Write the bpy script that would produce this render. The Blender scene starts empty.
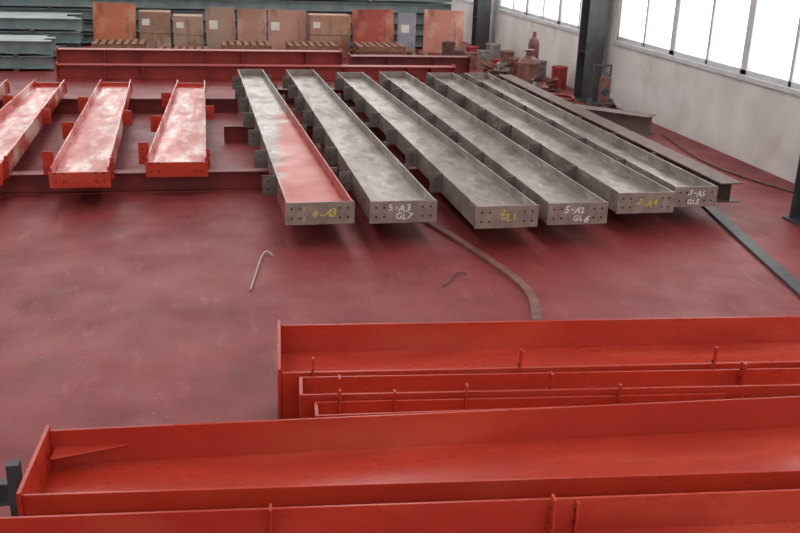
import bpy, bmesh, math, random
from mathutils import Vector, Matrix
random.seed(7)
scene = bpy.context.scene
try:
    scene.view_settings.view_transform = 'Standard'
except Exception:
    pass

# ------------------------------------------------------------ materials
def lin(c):
    return tuple(((v/255)/12.92 if v/255 <= .04045 else ((v/255+.055)/1.055)**2.4) for v in c) + (1,)

def layer(nt, b, vec, col, scale, stretch, lo, hi, detail=8, fac=1.):
    """mix another procedural colour layer over the current base colour"""
    src = b.inputs['Base Color'].links[0].from_socket
    mp = nt.nodes.new('ShaderNodeMapping'); mp.inputs['Scale'].default_value = stretch
    nt.links.new(vec, mp.inputs['Vector'])
    n = nt.nodes.new('ShaderNodeTexNoise'); n.inputs['Scale'].default_value = scale; n.inputs['Detail'].default_value = detail
    nt.links.new(mp.outputs['Vector'], n.inputs['Vector'])
    r = nt.nodes.new('ShaderNodeMapRange')
    r.inputs['From Min'].default_value = lo; r.inputs['From Max'].default_value = hi
    r.inputs['To Min'].default_value = 0; r.inputs['To Max'].default_value = fac
    nt.links.new(n.outputs['Fac'], r.inputs['Value'])
    mx = nt.nodes.new('ShaderNodeMix'); mx.data_type = 'RGBA'
    nt.links.new(r.outputs['Result'], mx.inputs['Factor'])
    nt.links.new(src, mx.inputs['A']); mx.inputs['B'].default_value = lin(col)
    nt.links.new(mx.outputs['Result'], b.inputs['Base Color'])

def mat(name, c1, c2=None, rough=.5, rough2=None, metal=0., scale=6., stretch=(1, 1, 1), lo=.35, hi=.65,
        bump=0., c3=None, s3=1.2, lo3=.5, hi3=.7, spec=.5, coat=0., detail=6, layers=()):
    m = bpy.data.materials.new(name)
    m.use_nodes = True
    nt = m.node_tree
    b = nt.nodes['Principled BSDF']
    b.inputs['Metallic'].default_value = metal
    b.inputs['Specular IOR Level'].default_value = spec
    b.inputs['Coat Weight'].default_value = coat
    b.inputs['Coat Roughness'].default_value = .15
    b.inputs['Roughness'].default_value = rough
    if c2 is None:
        c2 = tuple(int(v*.85) for v in c1)
    tc = nt.nodes.new('ShaderNodeTexCoord')
    mp = nt.nodes.new('ShaderNodeMapping')
    mp.inputs['Scale'].default_value = stretch
    nt.links.new(tc.outputs['Object'], mp.inputs['Vector'])
    n = nt.nodes.new('ShaderNodeTexNoise')
    n.inputs['Scale'].default_value = scale
    n.inputs['Detail'].default_value = detail
    nt.links.new(mp.outputs['Vector'], n.inputs['Vector'])
    r = nt.nodes.new('ShaderNodeValToRGB')
    r.color_ramp.elements[0].position = lo
    r.color_ramp.elements[0].color = lin(c1)
    r.color_ramp.elements[1].position = hi
    r.color_ramp.elements[1].color = lin(c2)
    nt.links.new(n.outputs['Fac'], r.inputs['Fac'])
    nt.links.new(r.outputs['Color'], b.inputs['Base Color'])
    if c3 is not None:
        layer(nt, b, mp.outputs['Vector'], c3, s3, (1, 1, 1), lo3, hi3)
    for L in layers:
        layer(nt, b, tc.outputs['Object'], *L)
    if rough2 is not None:
        mr = nt.nodes.new('ShaderNodeMapRange')
        mr.inputs['From Min'].default_value = lo
        mr.inputs['From Max'].default_value = hi
        mr.inputs['To Min'].default_value = rough
        mr.inputs['To Max'].default_value = rough2
        nt.links.new(n.outputs['Fac'], mr.inputs['Value'])
        nt.links.new(mr.outputs['Result'], b.inputs['Roughness'])
    if bump:
        bp = nt.nodes.new('ShaderNodeBump')
        bp.inputs['Strength'].default_value = bump
        bp.inputs['Distance'].default_value = .02
        nt.links.new(n.outputs['Fac'], bp.inputs['Height'])
        nt.links.new(bp.outputs['Normal'], b.inputs['Normal'])
    return m

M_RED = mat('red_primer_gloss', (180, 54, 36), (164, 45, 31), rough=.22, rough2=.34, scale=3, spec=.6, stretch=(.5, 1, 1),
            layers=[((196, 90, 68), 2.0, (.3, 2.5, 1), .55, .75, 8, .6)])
M_RED_SHEEN = mat('red_primer_painted_sheen', (190, 60, 38), (174, 48, 32), rough=.2, rough2=.42, scale=4, spec=.6, stretch=(1.6, .5, 1),
             c3=(214, 184, 172), s3=2.6, lo3=.54, hi3=.66)  # whitish streaks painted into the red imitate glossy reflected sheen
M_REDB = mat('red_primer_rear', (158, 52, 44), (138, 42, 38), rough=.45, scale=4)
M_REDD = mat('red_primer_dull', (128, 44, 42), (104, 34, 34), rough=.5, scale=5)
steelL = [((112, 101, 94), 5., (1.4, .6, 1), .5, .66, 10, .8), ((196, 190, 184), 9., (1.2, .5, 1), .58, .7, 10, .6)]
M_GREY = mat('blasted_steel', (158, 147, 139), (140, 129, 122), rough=.34, rough2=.48, metal=.35, scale=3, stretch=(1.5, .5, 1), layers=steelL)
M_GREYD = mat('steel_plate_grey', (144, 130, 121), (122, 108, 100), rough=.5, metal=.1, scale=9)
M_CLEAT = mat('cleat_steel', (106, 98, 94), (86, 80, 76), rough=.5, metal=.1, scale=9)
M_BROWN = mat('rusty_steel', (104, 76, 68), (80, 58, 54), rough=.55, scale=8)
M_STRIP = mat('strip_rust', (136, 88, 82), (104, 66, 60), rough=.5, scale=8)
M_HOLE = mat('dark_hole', (28, 22, 22), (20, 16, 16), rough=.8)
M_DARK = mat('dark_grey_steel', (78, 80, 84), (62, 64, 68), rough=.5, scale=5)
M_SLATE = mat('slate_green_steel', (140, 154, 154), (114, 130, 132), rough=.5, scale=3)
M_FLOOR = mat('floor_red_dusty', (132, 47, 49), (116, 38, 40), rough=.46, rough2=.6, scale=2.2, lo=.35, hi=.7,
              bump=.05, c3=(142, 66, 65), s3=.6, lo3=.46, hi3=.74, spec=.45, detail=12,
              layers=[((98, 38, 39), 1.3, (1, 1, 1), .56, .68, 10, .6),
                      ((162, 96, 92), 6, (1.2, .35, 1), .6, .74, 12, .4),
                      ((88, 40, 40), 26, (1, 1, 1), .64, .7, 3, .7),
                      ((176, 116, 110), 34, (1, 1, 1), .66, .72, 3, .5)])
M_WALL = mat('wall_plaster', (226, 223, 220), (210, 206, 202), rough=.85, scale=1.5, c3=(190, 178, 174), s3=1.1, lo3=.55, hi3=.8)
M_FRAME = mat('window_frame_paint', (206, 208, 210), (196, 198, 200), rough=.5)
M_YEL = mat('chalk_yellow', (206, 188, 90), (194, 176, 84), rough=.9, scale=60)
M_WHT = mat('chalk_white', (232, 230, 226), (214, 210, 206), rough=.9, scale=60)
M_ROOF = mat('back_wall_panel', (206, 210, 212), (194, 198, 202), rough=.7)

def mixed_paint():
    m = mat('half_painted_steel', (154, 144, 136), (138, 128, 120), rough=.3, rough2=.42, metal=.3, scale=3, layers=steelL)
    nt = m.node_tree
    b = nt.nodes['Principled BSDF']
    src = b.inputs['Base Color'].links[0].from_socket
    tc = nt.nodes.new('ShaderNodeTexCoord')
    sep = nt.nodes.new('ShaderNodeSeparateXYZ')
    nt.links.new(tc.outputs['Object'], sep.inputs['Vector'])
    n = nt.nodes.new('ShaderNodeTexNoise')
    n.inputs['Scale'].default_value = 2.5
    nt.links.new(tc.outputs['Object'], n.inputs['Vector'])
    m1 = nt.nodes.new('ShaderNodeMath'); m1.operation = 'MULTIPLY'; m1.inputs[1].default_value = 1.6
    nt.links.new(sep.outputs['X'], m1.inputs[0])
    m2 = nt.nodes.new('ShaderNodeMath'); m2.operation = 'MULTIPLY_ADD'; m2.inputs[1].default_value = -.16
    nt.links.new(sep.outputs['Y'], m2.inputs[0]); nt.links.new(m1.outputs[0], m2.inputs[2])
    m3 = nt.nodes.new('ShaderNodeMath'); m3.operation = 'ADD'
    nt.links.new(m2.outputs[0], m3.inputs[0]); nt.links.new(n.outputs['Fac'], m3.inputs[1])
    r = nt.nodes.new('ShaderNodeValToRGB')
    r.color_ramp.elements[0].position = .55; r.color_ramp.elements[0].color = (0, 0, 0, 1)
    r.color_ramp.elements[1].position = .85; r.color_ramp.elements[1].color = (1, 1, 1, 1)
    nt.links.new(m3.outputs[0], r.inputs['Fac'])
    mx = nt.nodes.new('ShaderNodeMix'); mx.data_type = 'RGBA'
    nt.links.new(r.outputs['Color'], mx.inputs['Factor'])
    nt.links.new(src, mx.inputs['A']); mx.inputs['B'].default_value = lin((168, 56, 40))
    nt.links.new(mx.outputs['Result'], b.inputs['Base Color'])
    return m
M_HALF = mixed_paint()

# ------------------------------------------------------------ mesh helpers
def hexa(bm, p, mi=0):
    vs = [bm.verts.new(q) for q in p]
    for f in ((3, 2, 1, 0), (4, 5, 6, 7), (0, 1, 5, 4), (1, 2, 6, 5), (2, 3, 7, 6), (3, 0, 4, 7)):
        fc = bm.faces.new([vs[i] for i in f])
        fc.material_index = mi

def box(bm, x0, x1, y0, y1, z0, z1, mi=0, M=None):
    p = [Vector(q) for q in ((x0, y0, z0), (x1, y0, z0), (x1, y1, z0), (x0, y1, z0),
                             (x0, y0, z1), (x1, y0, z1), (x1, y1, z1), (x0, y1, z1))]
    if M is not None:
        p = [M @ q for q in p]
    hexa(bm, p, mi)

def cyl(bm, c, r, h, mi=0, seg=20, r2=None, M=None):
    mm = Matrix.Translation(c) if M is None else M
    res = bmesh.ops.create_cone(bm, cap_ends=True, segments=seg, radius1=r, radius2=r if r2 is None else r2, depth=h, matrix=mm)
    for v in res['verts']:
        for f in v.link_faces:
            f.material_index = mi

def finish(bm, name, mats, bevel=0., smooth=False, recenter=True):
    bmesh.ops.recalc_face_normals(bm, faces=bm.faces)
    me = bpy.data.meshes.new(name)
    bm.to_mesh(me); bm.free()
    o = bpy.data.objects.new(name, me)
    scene.collection.objects.link(o)
    for m in mats:
        me.materials.append(m)
    if recenter and len(me.vertices):
        xs = [v.co.x for v in me.vertices]; ys = [v.co.y for v in me.vertices]; zs = [v.co.z for v in me.vertices]
        c = Vector(((min(xs)+max(xs))/2, (min(ys)+max(ys))/2, min(zs)))
        me.transform(Matrix.Translation(-c)); o.location = c
    if smooth:
        for p in me.polygons:
            p.use_smooth = True
    if bevel:
        b = o.modifiers.new('bevel', 'BEVEL'); b.width = bevel; b.segments = 2; b.limit_method = 'ANGLE'
        b.harden_normals = False
    return o

def trough_beam(name, A, B, C, D, z0, z1, mats, tf=.016, tw=.012, end0=True, end1=False, cleats=(), stiff=(),
                web=.5, plate_over=.015, holes=True, plate_z=(0, 0), bevel=.003, gussets=()):
    """H section lying on its side. A,B = left/right corners at start, C,D at the end (plan view)."""
    A, B, C, D = [Vector((q[0], q[1], 0)) for q in (A, B, C, D)]
    m0 = (A+B)/2; m1 = (C+D)/2
    ax = (m1-m0); L = ax.length; ax.normalize()
    sd = Vector((ax.y, -ax.x, 0))
    h0 = (B-A).length/2; h1 = (D-C).length/2
    def P(d, off, z):
        return m0 + ax*d + sd*off + Vector((0, 0, z))
    def hw(d):
        return h0+(h1-h0)*d/L
    bm = bmesh.new()
    def slab(d0, d1, f0a, f0b, f1a, f1b, za, zb, mi=0):
        hexa(bm, [P(d0, f0a, za), P(d0, f0b, za), P(d1, f1b, za), P(d1, f1a, za),
                  P(d0, f0a, zb), P(d0, f0b, zb), P(d1, f1b, zb), P(d1, f1a, zb)], mi)
    slab(0, L, -h0, -h0+tf, -h1, -h1+tf, z0, z1)
    slab(0, L, h0-tf, h0, h1-tf, h1, z0, z1)
    zw = z0+(z1-z0)*web
    slab(0, L, -h0+tf, h0-tf, -h1+tf, h1-tf, zw-tw/2, zw+tw/2)
    def plate(d, dn, h):
        slab(min(d, d+dn), max(d, d+dn), -h-plate_over, h+plate_over, -h-plate_over, h+plate_over, z0-plate_z[0], z1+plate_z[1], 1)
    if end0: plate(0, -.02, h0)
    if end1: plate(L, .02, h1)
    R = ax.to_track_quat('Z', 'Y').to_matrix().to_4x4()
    if holes and end0:
        for sx in (-1, 1):
            for ox in (.05, .13):
                for zz in (.3, .72):
                    c = P(-.021, sx*(h0-ox), z0+(z1-z0)*zz)
                    cyl(bm, None, .011, .004, 2, 12, M=Matrix.Translation(c) @ R)
    for s in stiff:
        w = hw(s)-tf
        slab(s-.005, s+.005, -w, w, -w, w, zw+tw/2, z1-.006)
    for g in gussets:
        s0, s1, wd, zz = g
        hexa(bm, [P(s0, -hw(s0)+tf, zz), P(s0, -hw(s0)+tf+wd, zz), P(s1, -hw(s1)+tf+.01, zz), P(s1, -hw(s1)+tf, zz),
                  P(s0, -hw(s0)+tf, zz+.01), P(s0, -hw(s0)+tf+wd, zz+.01), P(s1, -hw(s1)+tf+.01, zz+.01), P(s1, -hw(s1)+tf, zz+.01)], 0)
    for cl in cleats:
        d, side, ln, za, zb = cl[:5]
        hb = hw(d) if ln > 0 else hw(d)-tf
        a = hb*side; b = (hb+ln)*side
        lo, hi = min(a, b), max(a, b)
        slab(d-.006, d+.006, lo, hi, lo, hi, za, zb, 3 if len(mats) > 3 else 1)
        for zz in (.3, .7):
            c = P(d-.007, (a+b)/2+side*.01, za+(zb-za)*zz)
            cyl(bm, None, .01, .004, 2, 10, M=Matrix.Translation(c) @ R)
    return finish(bm, name, mats, bevel)

def h_beam(name, p0, p1, z0, h, w, mats, tf=.014, tw=.01, bevel=.002, stiff=(), ends=False):
    p0 = Vector((p0[0], p0[1], 0)); p1 = Vector((p1[0], p1[1], 0))
    ax = (p1-p0); L = ax.length
    M = Matrix.Translation(p0) @ Matrix.Rotation(math.atan2(ax.y, ax.x), 4, 'Z')
    bm = bmesh.new()
    box(bm, 0, L, -w/2, w/2, z0, z0+tf, 0, M)
    box(bm, 0, L, -w/2, w/2, z0+h-tf, z0+h, 0, M)
    box(bm, 0, L, -tw/2, tw/2, z0+tf, z0+h-tf, 0, M)
    for s in stiff:
        box(bm, s-.006, s+.006, -w/2-.03, w/2, z0+tf, z0+h-tf, 0, M)
    if ends:
        for s in (0, L):
            box(bm, s-.01, s+.01, -w/2-.02, w/2+.02, z0-.0, z0+h+.03, 0, M)
    return finish(bm, name, mats, bevel)

def marking(parent, txt, x, y, z, size, m, rz=0.):
    """hand written chalk: each character jittered"""
    bmj = bmesh.new()
    cx_ = -size*.3*(len(txt)-1)
    for ch in txt:
        cu = bpy.data.curves.new('chalk', 'FONT')
        cu.body = ch; cu.size = size*random.uniform(.95, 1.35); cu.offset = .0008; cu.extrude = .0006
        cu.align_x = 'CENTER'; cu.align_y = 'CENTER'; cu.shear = random.uniform(0, .45)
        t = bpy.data.objects.new('tmp_text', cu)
        scene.collection.objects.link(t)
        dg = bpy.context.evaluated_depsgraph_get()
        me = bpy.data.meshes.new_from_object(t.evaluated_get(dg))
        bpy.data.objects.remove(t)
        me.transform(Matrix.Translation((cx_, random.uniform(-.12, .12)*size, 0)) @ Matrix.Rotation(random.uniform(-.3, .3), 4, 'Z'))
        bmj.from_mesh(me)
        cx_ += size*.66
    me = bpy.data.meshes.new('chalk_marking'); bmj.to_mesh(me); bmj.free()
    o = bpy.data.objects.new('chalk_marking', me)
    scene.collection.objects.link(o)
    me.materials.append(m)
    for p in me.polygons: p.material_index = 0
    o.parent = parent
    o.matrix_parent_inverse = Matrix.Identity(4)
    o.location = Vector((x, y, z)) - parent.location
    o.rotation_euler = (math.pi/2, rz, 0)
    return o

# ------------------------------------------------------------ room shell
bm = bmesh.new(); box(bm, -11, 7.75, -3, 30.2, -.15, 0); finish(bm, 'floor', [M_FLOOR], recenter=False)
WX = 7.5
bm = bmesh.new()
box(bm, WX, WX+.25, -3, 30, 0, 1.1)
box(bm, WX, WX+.25, -3, 30, 4.4, 7)
for y0, y1 in ((-3, -2.4), (5.2, 5.7), (16.7, 17.5), (24.0, 24.8), (29.4, 30)):
    box(bm, WX, WX+.25, y0, y1, 1.1, 4.4)
finish(bm, 'wall_right', [M_WALL], recenter=False)
bm = bmesh.new()
box(bm, -11, 7.75, 30, 30.25, 0, 2.2); box(bm, -11, 7.75, 30, 30.25, 6.4, 7)
for i in range(6):
    x = -11+i*3.65; box(bm, x, x+.5, 30, 30.25, 2.2, 6.4)
finish(bm, 'wall_back', [M_ROOF], recenter=False)
bm = bmesh.new(); box(bm, -11.25, -11, -3, 30.25, 0, 7); finish(bm, 'wall_left', [M_ROOF], recenter=False)
bm = bmesh.new()
box(bm, -11.25, 7.75, -3.25, -3, 0, 3.9); box(bm, -11.25, 7.75, -3.25, -3, 6.2, 7)  # unseen wall behind the camera; high openings added for fill light
for i in range(5):
    x = -11.25+i*4.62; box(bm, x, x+.5, -3.25, -3, 3.9, 6.2)
finish(bm, 'wall_front', [M_ROOF], recenter=False)
bm = bmesh.new()
xs = [(-11.25, -8.2), (-6.4, -3.2), (-1.4, 1.8), (3.6, 7.75)]  # unseen roof; skylight gaps added so upward faces catch more light
for a, b in xs:
    box(bm, a, b, -3.25, 30.25, 7, 7.15)
for a, b in ((-3.25, -1.0), (29, 30.25)):
    box(bm, -11.2, 7.7, a, b, 7.15, 7.2)
for i in range(5):
    y = 4+i*6
    box(bm, -11, 7.5, y, y+.2, 6.7, 6.98)
finish(bm, 'ceiling', [M_ROOF], recenter=False)
k = 1
for y0, y1 in ((-2.4, 5.2), (5.7, 16.7), (17.5, 24.0), (24.8, 29.4)):
    bm = bmesh.new()
    X0, X1 = WX+.02, WX+.10
    box(bm, X0-.06, X1+.04, y0, y1, 1.1, 1.17)
    box(bm, X0, X1, y0, y1, 1.17, 1.24); box(bm, X0, X1, y0, y1, 4.33, 4.4)
    box(bm, X0, X1, y0, y1, 2.62, 2.70)
    n = max(2, round((y1-y0)/1.1))
    for i in range(n+1):
        y = y0+(y1-y0-.06)*i/n
        w = .16 if i % 2 == 0 else .07
        box(bm, X0, X1, y, y+w if i < n else y+.06, 1.17, 4.33)
    finish(bm, 'window_%d' % k, [M_FRAME], .004); k += 1

def column(name, x, y, w, d, m, H=6.95):
    bm = bmesh.new()
    box(bm, x-w/2, x+w/2, y-d/2, y-d/2+.016, 0, H)
    box(bm, x-w/2, x+w/2, y+d/2-.016, y+d/2, 0, H)
    box(bm, x-.006, x+.006, y-d/2, y+d/2, 0, H)
    box(bm, x-w/2-.05, x+w/2+.05, y-d/2-.05, y+d/2+.05, 0, .025)
    for z in (.9, 3.2):
        box(bm, x-w/2+.01, x+w/2-.01, y-d/2+.01, y+d/2-.01, z, z+.012)
    return finish(bm, name, [m], .003)
column('steel_column', 7.2, 17.1, .36, .4, M_DARK)
column('steel_column', 7.15, 24.3, .36, .4, M_DARK)
column('steel_column', 6.58, 9.0, .3, .36, M_DARK)

# ------------------------------------------------------------ grey rafters
ZB, ZT = .24, .46
G = [((.75, 8.70), (1.39, 8.70), (.67, 17.7), (1.12, 17.7)),
     ((1.56, 8.68), (2.20, 8.68), (1.55, 17.7), (2.05, 17.7)),
     ((2.54, 8.42), (3.15, 8.42), (2.44, 17.4), (2.92, 17.4)),
     ((3.29, 8.47), (3.89, 8.47), (3.25, 17.5), (3.75, 17.5)),
     ((4.16, 8.79), (4.77, 8.79), (4.14, 17.4), (4.64, 17.4)),
     ((4.89, 8.98), (5.36, 8.98), (4.86, 17.4), (5.32, 17.4))]
marks = [[('2', .24, M_YEL, .08, .03), ('s', .25, M_YEL, .08, -.04), ('8-A3', .55, M_YEL, .09, 0)],
         [('5-A3', .42, M_WHT, .085, .045), ('GL7', .5, M_WHT, .08, -.05)],
         [('2', .42, M_YEL, .07, .05), ('GL1', .52, M_YEL, .08, -.01)],
         [('5-A2', .42, M_WHT, .085, .045), ('GL6', .55, M_WHT, .08, -.05)],
         [('2-A4', .5, M_YEL, .09, 0)],
         [('5-A5', .5, M_WHT, .08, .04), ('GL5', .45, M_WHT, .07, -.05)]]
for i, (a, b, c, d) in enumerate(G):
    cl = []
    for q in (1.15, 2.35, 3.55, 4.75, 5.95, 7.1, 8.1):
        q += .12*((i*7) % 3-1)
        cl.append((q, -1, .15, .26, .47))
        cl.append((q+.3, 1, .07, .26, .47))
    if i in (2,):
        cl += [(.4, 1, .03, .28, .5)]
    body = M_HALF if i == 0 else M_GREY
    o = trough_beam('steel_rafter_beam', a, b, c, d, ZB, ZT, [body, M_GREYD, M_HOLE, M_CLEAT], cleats=cl,
                    end1=True, stiff=())
    w = b[0]-a[0]
    for txt, fx, mm, sz, dz in marks[i]:
        marking(o, txt, a[0]+w*fx, a[1]-.0225, (ZB+ZT)/2+dz, sz, mm, .06)
h_beam('rusty_steel_beam', (5.6, 9.08), (5.58, 17.2), ZB, .22, .26, [M_BROWN])

# red rafters
R = [((-.62, 10.65), (.03, 10.65), (-.38, 16.4), (.07, 16.4)),
     ((-1.58, 10.25), (-.99, 10.25), (-1.62, 16.45), (-1.13, 16.45)),
     ((-2.72, 10.4), (-2.1, 10.4), (-2.64, 16.4), (-2.17, 16.4)),
     ((-3.65, 10.5), (-3.05, 10.5), (-3.55, 16.4), (-3.05, 16.4))]
for i, (a, b, c, d) in enumerate(R):
    cl = [(.35, -1, .12, .30, .56), (2.3, -1, .15, .28, .5), (4.2, -1, .15, .28, .5), (.25, 1, .04, .26, .5), (3.2, 1, .12, .28, .48)]
    trough_beam('red_painted_rafter_beam', a, b, c, d, ZB, ZT, [M_RED_SHEEN, M_RED, M_HOLE, M_RED], cleats=cl, end1=True,
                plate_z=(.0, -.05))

h_beam('support_rail', (-4.6, 10.95), (5.7, 10.95), 0, .235, .16, [M_REDD])
h_beam('support_rail', (-4.6, 15.95), (.6, 15.95), 0, .235, .16, [M_REDD])
h_beam('support_rail', (.7, 16.9), (5.7, 16.9), 0, .235, .16, [M_REDD])
h_beam('support_rail', (.3, 13.6), (5.6, 13.6), 0, .235, .12, [M_REDD])

st = [.9, 1.6, 2.9, 3.6, 4.9, 5.6, 6.9, 7.4]
h_beam('red_long_beam', (-2.7, 19.5), (5.2, 19.5), 0, .3, .3, [M_REDB], stiff=st, ends=True)
h_beam('red_long_beam', (-2.75, 20.1), (2.9, 20.1), .0, .52, .3, [M_REDB], stiff=st[:5], ends=True)
h_beam('red_long_beam', (3.1, 20.2), (5.7, 20.2), .0, .42, .3, [M_REDD], stiff=[.8, 1.8], ends=True)

# ------------------------------------------------------------ stacked slate beams at the back
def stack(name, x0, x1, y0, rows, cols, h, w, m, gap=.02):
    bm = bmesh.new()
    for r in range(rows):
        for c in range(cols):
            a = x0+random.uniform(-.25, .25); b = x1+random.uniform(-.25, .25)
            y = y0+c*(w+gap)+random.uniform(-.01, .01); z = r*(h+.05)+.05
            box(bm, a, b, y, y+w, z, z+.015); box(bm, a, b, y, y+w, z+h-.015, z+h)
            box(bm, a, b, y+w/2-.006, y+w/2+.006, z+.015, z+h-.015)
        for q in range(4):
            xx = x0+(x1-x0)*(q+.5)/4
            box(bm, xx-.05, xx+.05, y0-.05, y0+cols*(w+gap), r*(h+.05), r*(h+.05)+.05, 1)
    return finish(bm, name, [m, M_BROWN])
stack('stacked_steel_beams', -9.5, 6.4, 25.2, 5, 6, .24, .28, M_SLATE)
stack('stacked_steel_beams', -7.0, -3.15, 20.6, 2, 4, .25, .26, M_SLATE)
stack('stacked_steel_beams', -9.5, -2.75, 22.6, 3, 5, .24, .28, M_SLATE)

# ------------------------------------------------------------ leaning boards and boxes
def X_at(u): return (u-196)/41.5
M_BAT = mat('batten_wood', (166, 136, 114), rough=.8)
M_LAB = mat('paper_label', (226, 222, 214), (210, 206, 198), rough=.9)
B = [('plywood_board', 95, 137, 1.06, (196, 116, 84), (214, 158, 128)),
     ('cardboard_box', 139, 170, .98, (160, 124, 106), (186, 158, 140)),
     ('cardboard_box', 171, 201, .9, (176, 148, 130), (156, 122, 104)),
     ('plywood_board', 202, 233, 1.0, (168, 140, 124), (178, 122, 104)),
     ('plywood_board', 232, 263, .98, (176, 130, 112), (194, 168, 152)),
     ('plywood_board', 262, 303, .97, (190, 142, 128), (164, 120, 108)),
     ('cardboard_box', 304, 346, .97, (182, 138, 114), (150, 84, 70)),
     ('plywood_board', 348, 393, 1.02, (172, 82, 68), (192, 134, 114)),
     ('plywood_board', 394, 415, .95, (146, 146, 156), (186, 164, 156)),
     ('plywood_board', 421, 466, 1.03, (198, 132, 116), (216, 170, 156))]
for j, (n, u0, u1, h, c, c3) in enumerate(B):
    x0, x1 = X_at(u0)+.01, X_at(u1)-.01
    m = mat('%s_face' % n, c, tuple(int(v*.9) for v in c), rough=.8, scale=2, c3=c3, s3=1.3, lo3=.48, hi3=.6,
            layers=[(tuple(int(v*.6) for v in c), 3, (1, 1, .4), .58, .66, 6, .6)])
    bm = bmesh.new()
    if n == 'cardboard_box':
        hh = h-.12
        box(bm, x0+.01, x1-.01, 23.35, 24.0, .125, .12+hh)
        box(bm, x0+.01, x1-.01, 23.335, 23.349, .12+hh*.45, .12+hh*.5, 1)
        xm = (x0+x1)/2
        box(bm, xm-.04, xm+.04, 23.34, 23.349, .13, .12+hh-.06, 1)
        box(bm, x0+.08, x0+.25, 23.342, 23.349, .12+hh*.65, .12+hh*.82, 2)
        for yy in (23.35, 23.65, 23.9):
            box(bm, x0, x1, yy, yy+.08, 0, .08, 1)
        box(bm, x0, x1, 23.33, 24.0, .08, .12, 1)
    else:
        M = Matrix.Translation((0, 23.5, .1)) @ Matrix.Rotation(-.12, 4, 'X') @ Matrix.Translation(((x0+x1)/2, 0, 0)) @ Matrix.Rotation(random.uniform(-.03, .03), 4, 'Y') @ Matrix.Translation((-(x0+x1)/2, 0, 0))
        box(bm, x0+.02, x1-.02, 0, .03, 0, h, 0, M)
        for fx in (.1, .5, .9):
            xx = x0+(x1-x0)*fx
            box(bm, xx-.035, xx+.035, .03, .07, 0, h, 1, M)
        if j % 2 == 0:
            box(bm, x0+.02, x1-.02, -.02, 0, 0.02, .1, 1, M)
        if j in (3, 5, 8):
            box(bm, x0+.1, x0+.3, -.006, -.001, h*.5, h*.7, 2, M)
        box(bm, x0+.02, x0+.12, 23.4, 24.0, 0, .1, 1); box(bm, x1-.12, x1-.02, 23.4, 24.0, 0, .1, 1)
    finish(bm, n, [m, M_BAT, M_LAB], .003)

M_PAL = mat('pallet_wood', (150, 106, 86), (120, 80, 64), rough=.8)
def pallet(x, y, w, d, n=1):
    bm = bmesh.new()
    for q in range(n):
        z = q*.14
        for e in (0, .46, .92):
            box(bm, x, x+w, y+d*e, y+d*e+.08, z, z+.1)
        k = 7
        for i in range(k):
            a = x+(w-.1)*i/(k-1)
            box(bm, a, a+.1, y, y+d, z+.1, z+.125)
    finish(bm, 'wooden_pallet', [M_PAL], .002)
for x, n in ((-2.3, 3), (-.9, 2), (.5, 3), (2.0, 3), (3.6, 3)):
    pallet(x, 22.0, 1.1, 1.0, n)

# ------------------------------------------------------------ foreground beams
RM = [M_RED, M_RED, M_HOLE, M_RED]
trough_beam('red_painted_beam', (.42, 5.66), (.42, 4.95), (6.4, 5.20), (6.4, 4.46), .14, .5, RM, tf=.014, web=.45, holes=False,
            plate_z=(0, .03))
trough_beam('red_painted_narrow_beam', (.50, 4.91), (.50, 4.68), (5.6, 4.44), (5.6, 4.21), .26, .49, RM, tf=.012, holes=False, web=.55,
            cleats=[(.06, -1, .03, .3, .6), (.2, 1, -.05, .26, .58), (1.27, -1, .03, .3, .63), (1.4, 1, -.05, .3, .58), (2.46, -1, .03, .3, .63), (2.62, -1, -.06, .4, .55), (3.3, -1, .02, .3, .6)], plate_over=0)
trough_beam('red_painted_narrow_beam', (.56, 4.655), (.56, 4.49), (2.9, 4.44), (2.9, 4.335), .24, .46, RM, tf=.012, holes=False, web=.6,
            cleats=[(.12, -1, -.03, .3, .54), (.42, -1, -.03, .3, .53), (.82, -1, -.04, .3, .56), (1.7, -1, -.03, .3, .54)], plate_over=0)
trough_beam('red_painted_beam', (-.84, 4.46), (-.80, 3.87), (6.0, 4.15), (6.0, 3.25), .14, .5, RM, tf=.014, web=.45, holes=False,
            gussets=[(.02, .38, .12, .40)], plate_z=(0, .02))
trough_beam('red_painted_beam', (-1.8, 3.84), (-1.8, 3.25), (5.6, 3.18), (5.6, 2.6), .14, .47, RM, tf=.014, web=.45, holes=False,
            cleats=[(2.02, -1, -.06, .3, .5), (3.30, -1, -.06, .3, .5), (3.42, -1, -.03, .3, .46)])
h_beam('support_rail', (-.45, 3.0), (-.42, 4.66), 0, .135, .12, [M_REDD])
for x in (2.4, 5.0):
    h_beam('support_rail', (x, 2.7), (x+.05, 5.5), 0, .135, .12, [M_REDD])
bm = bmesh.new()
box(bm, -1.9, -.9, 4.27, 4.33, .2, .212); box(bm, -1.9, -.9, 4.27, 4.33, .308, .32); box(bm, -1.9, -.9, 4.295, 4.305, .212, .308)
box(bm, -.97, -.91, 4.2, 4.26, 0, .46); box(bm, -1.0, -.88, 4.17, 4.29, 0, .015); box(bm, -1.7, -1.64, 4.26, 4.34, 0, .2)
finish(bm, 'low_trestle', [M_DARK], .002)

# ------------------------------------------------------------ right side bits
h_beam('rusty_steel_beam', (5.75, 15.1), (6.98, 13.85), 0, .3, .32, [mat('grey_rust_steel', (128, 114, 110), (104, 90, 86), rough=.45)])

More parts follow.
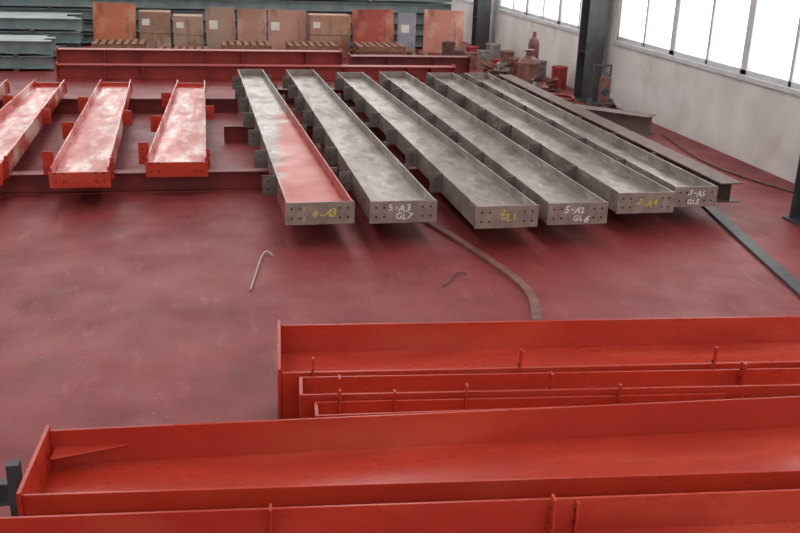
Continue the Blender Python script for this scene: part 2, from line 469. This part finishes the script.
def ribbon(name, pts, w, t, m, sub=10):
    P = [Vector((p[0], p[1], 0)) for p in pts]
    P = [P[0]*2-P[1]]+P+[P[-1]*2-P[-2]]
    S = []
    for i in range(1, len(P)-2):
        for k in range(sub):
            u = k/sub
            S.append(.5*((2*P[i])+(-P[i-1]+P[i+1])*u+(2*P[i-1]-5*P[i]+4*P[i+1]-P[i+2])*u*u+(-P[i-1]+3*P[i]-3*P[i+1]+P[i+2])*u**3))
    S.append(P[-2])
    bm = bmesh.new(); rows = []
    for i, s in enumerate(S):
        d = (S[min(i+1, len(S)-1)]-S[max(i-1, 0)]).normalized(); n = Vector((d.y, -d.x, 0))
        rows.append([bm.verts.new(s+n*w/2*a+Vector((0, 0, z))) for a, z in ((-1, 0), (1, 0), (1, t), (-1, t))])
    for a, b in zip(rows, rows[1:]):
        for q in range(4):
            bm.faces.new((a[q], a[(q+1) % 4], b[(q+1) % 4], b[q]))
    bm.faces.new(rows[0][::-1]); bm.faces.new(rows[-1])
    return finish(bm, name, [m])
ribbon('bent_flat_steel_strip', [(2.1, 10.3), (2.3, 9.4), (2.52, 8.48), (2.68, 7.6), (2.68, 7.1), (2.55, 6.6)], .08, .04, M_STRIP)
ribbon('flat_steel_strip', [(6.65, 13.3), (6.2, 11.6), (5.81, 10.05), (5.45, 8.4), (5.1, 6.7)], .13, .03, M_DARK)

def tube(name, pts, r, m, cyclic=False):
    cu = bpy.data.curves.new(name, 'CURVE'); cu.dimensions = '3D'; cu.bevel_depth = r; cu.bevel_resolution = 3
    s = cu.splines.new('NURBS'); s.points.add(len(pts)-1); s.order_u = 3; s.use_endpoint_u = True; s.use_cyclic_u = cyclic
    for p, q in zip(s.points, pts): p.co = (*q, 1)
    t = bpy.data.objects.new('tmp', cu); scene.collection.objects.link(t)
    dg = bpy.context.evaluated_depsgraph_get()
    me = bpy.data.meshes.new_from_object(t.evaluated_get(dg)); bpy.data.objects.remove(t)
    me.materials.clear(); me.materials.append(m)
    for p in me.polygons: p.use_smooth = True
    o = bpy.data.objects.new(name, me); scene.collection.objects.link(o)
    return o
tube('air_hose', [(7.2, 13.9, .015), (6.95, 12.8, .015), (6.85, 11.6, .015), (7.05, 10.6, .015), (7.3, 9.9, .015)], .013, M_BROWN)
tube('bent_wire', [(.35, 7.6, .01), (.42, 8.0, .02), (.5, 8.45, .03), (.56, 8.6, .03), (.6, 8.45, .02)], .008, mat('wire_grey', (190, 180, 176)))
tube('bent_wire', [(2.0, 7.5, .01), (2.12, 7.62, .02), (2.2, 7.85, .02), (2.3, 7.8, .01)], .006, M_BROWN)
coil = []
for i in range(70):
    a = i*.42; r = .26+.03*math.sin(i*.7)
    coil.append((6.45+r*math.cos(a), 16.5+r*math.sin(a), .03+.0022*i))
tube('coiled_hose', coil, .022, mat('hose_red', (160, 78, 70), rough=.5))

def lathe(name, c, prof, mats, seg=24):
    bm = bmesh.new(); rings = []
    for r, z in prof:
        rings.append([bm.verts.new((c[0]+r*math.cos(2*math.pi*i/seg), c[1]+r*math.sin(2*math.pi*i/seg), z)) for i in range(seg)])
    for a, b in zip(rings, rings[1:]):
        for i in range(seg):
            bm.faces.new((a[i], a[(i+1) % seg], b[(i+1) % seg], b[i]))
    bm.faces.new(rings[0][::-1]); bm.faces.new(rings[-1])
    return finish(bm, name, mats, 0, False)
M_CAN = mat('paint_can_metal', (146, 104, 92), (108, 68, 60), rough=.5, scale=9)
M_CANG = mat('paint_can_grey', (150, 146, 142), (120, 112, 108), rough=.5, scale=9)
lathe('paint_pressure_pot', (6.42, 18.3), [(.17, 0), (.2, .04), (.2, .5), (.22, .51), (.22, .55), (.17, .62), (.07, .68), (.07, .76), (.1, .77), (.1, .8)], [M_CAN])
lathe('gas_cylinder', (6.85, 19.3), [(.11, 0), (.115, .03), (.115, .8), (.09, .9), (.04, .95), (.04, 1.05)], [M_CAN])
cm = [M_CAN, M_CANG, M_REDB, M_BROWN]
for j, (x, y, s) in enumerate(((6.05, 21.2, 1), (6.45, 21.6, 1), (6.5, 20.7, .8), (5.95, 21.9, .9), (6.9, 21.2, 1.1), (6.9, 22.3, 1.2), (6.4, 22.4, 1), (5.95, 22.9, 1.1), (6.8, 20.2, 1), (7.2, 19.8, 1), (7.2, 18.6, 1.1))):
    lathe('paint_can', (x, y), [(.15*s, 0), (.15*s, .02), (.145*s, .025), (.145*s, .36*s), (.155*s, .365*s), (.155*s, .39*s), (.13*s, .39*s), (.13*s, .375*s)],
          [cm[j % 4]])
bm = bmesh.new()
px, py = 6.95, 15.75
for dx in (-.2, .2):
    M = Matrix.Translation((px+dx, py+.12, .12)) @ Matrix.Rotation(math.pi/2, 4, 'Y'); cyl(bm, None, .12, .05, 1, 20, M=M)
    box(bm, px+dx*.8-.015, px+dx*.8+.015, py-.22, py+.16, .14, .17, 1)
    box(bm, px+dx*.8-.015, px+dx*.8+.015, py+.13, py+.16, .14, .82, 1)
    box(bm, px+dx*.8-.015, px+dx*.8+.015, py-.22, py-.19, 0, .17, 1)
box(bm, px-.175, px+.175, py+.13, py+.16, .8, .83, 1)
box(bm, px-.15, px+.15, py-.2, py+.12, .17, .2, 1)
cyl(bm, Vector((px, py-.03, .42)), .1, .44, 0, 20); cyl(bm, Vector((px, py-.03, .68)), .07, .1, 1, 20, r2=.03)
M = Matrix.Translation((px-.05, py-.16, .4)) @ Matrix.Rotation(math.pi/2, 4, 'X'); cyl(bm, None, .07, .06, 1, 16, M=M)
finish(bm, 'paint_pump_trolley', [M_CAN, M_DARK, M_CANG], .003)

def scrap(x0, x1, y0, y1, n):
    bm = bmesh.new()
    for i in range(n):
        M = Matrix.Translation((random.uniform(x0+.2, x1-.2), random.uniform(y0+.3, y1-.3), random.uniform(.06, .3))) @ \
            Matrix.Rotation(random.uniform(0, 3.1), 4, 'Z') @ Matrix.Rotation(random.uniform(-.4, .4), 4, 'Y')
        l = random.uniform(.12, .36); w = random.uniform(.03, .08)
        box(bm, -l, l, -w, w, -.012, .012, i % 4, M); box(bm, -l, l, -w, -w+.012, -.012, .07, i % 4, M)
    finish(bm, 'scrap_steel_pile', [M_REDD, M_BROWN, M_CAN, M_CANG], .002)
scrap(5.85, 6.5, 18.8, 20.2, 26)
scrap(6.05, 6.9, 17.35, 17.95, 8)

# ------------------------------------------------------------ light
w = bpy.data.worlds.new('overcast_sky'); scene.world = w; w.use_nodes = True
nt = w.node_tree; bg = nt.nodes['Background']
bg.inputs['Color'].default_value = (1, .985, .965, 1); bg.inputs['Strength'].default_value = 3.1

# ------------------------------------------------------------ camera
cx = Vector((.9794, -.1990, .0330)).normalized()
cz = Vector((-.1986, -.9224, .3313)); cz = (cz-cx*cz.dot(cx)).normalized()
cy = cz.cross(cx)
cam = bpy.data.cameras.new('camera'); co = bpy.data.objects.new('camera', cam); scene.collection.objects.link(co)
M = Matrix((cx, cy, cz)).transposed().to_4x4(); M.translation = (0, 0, 2.9)
co.matrix_world = M
cam.sensor_width = 36; cam.lens = 950/800*36; cam.clip_end = 200
scene.camera = co
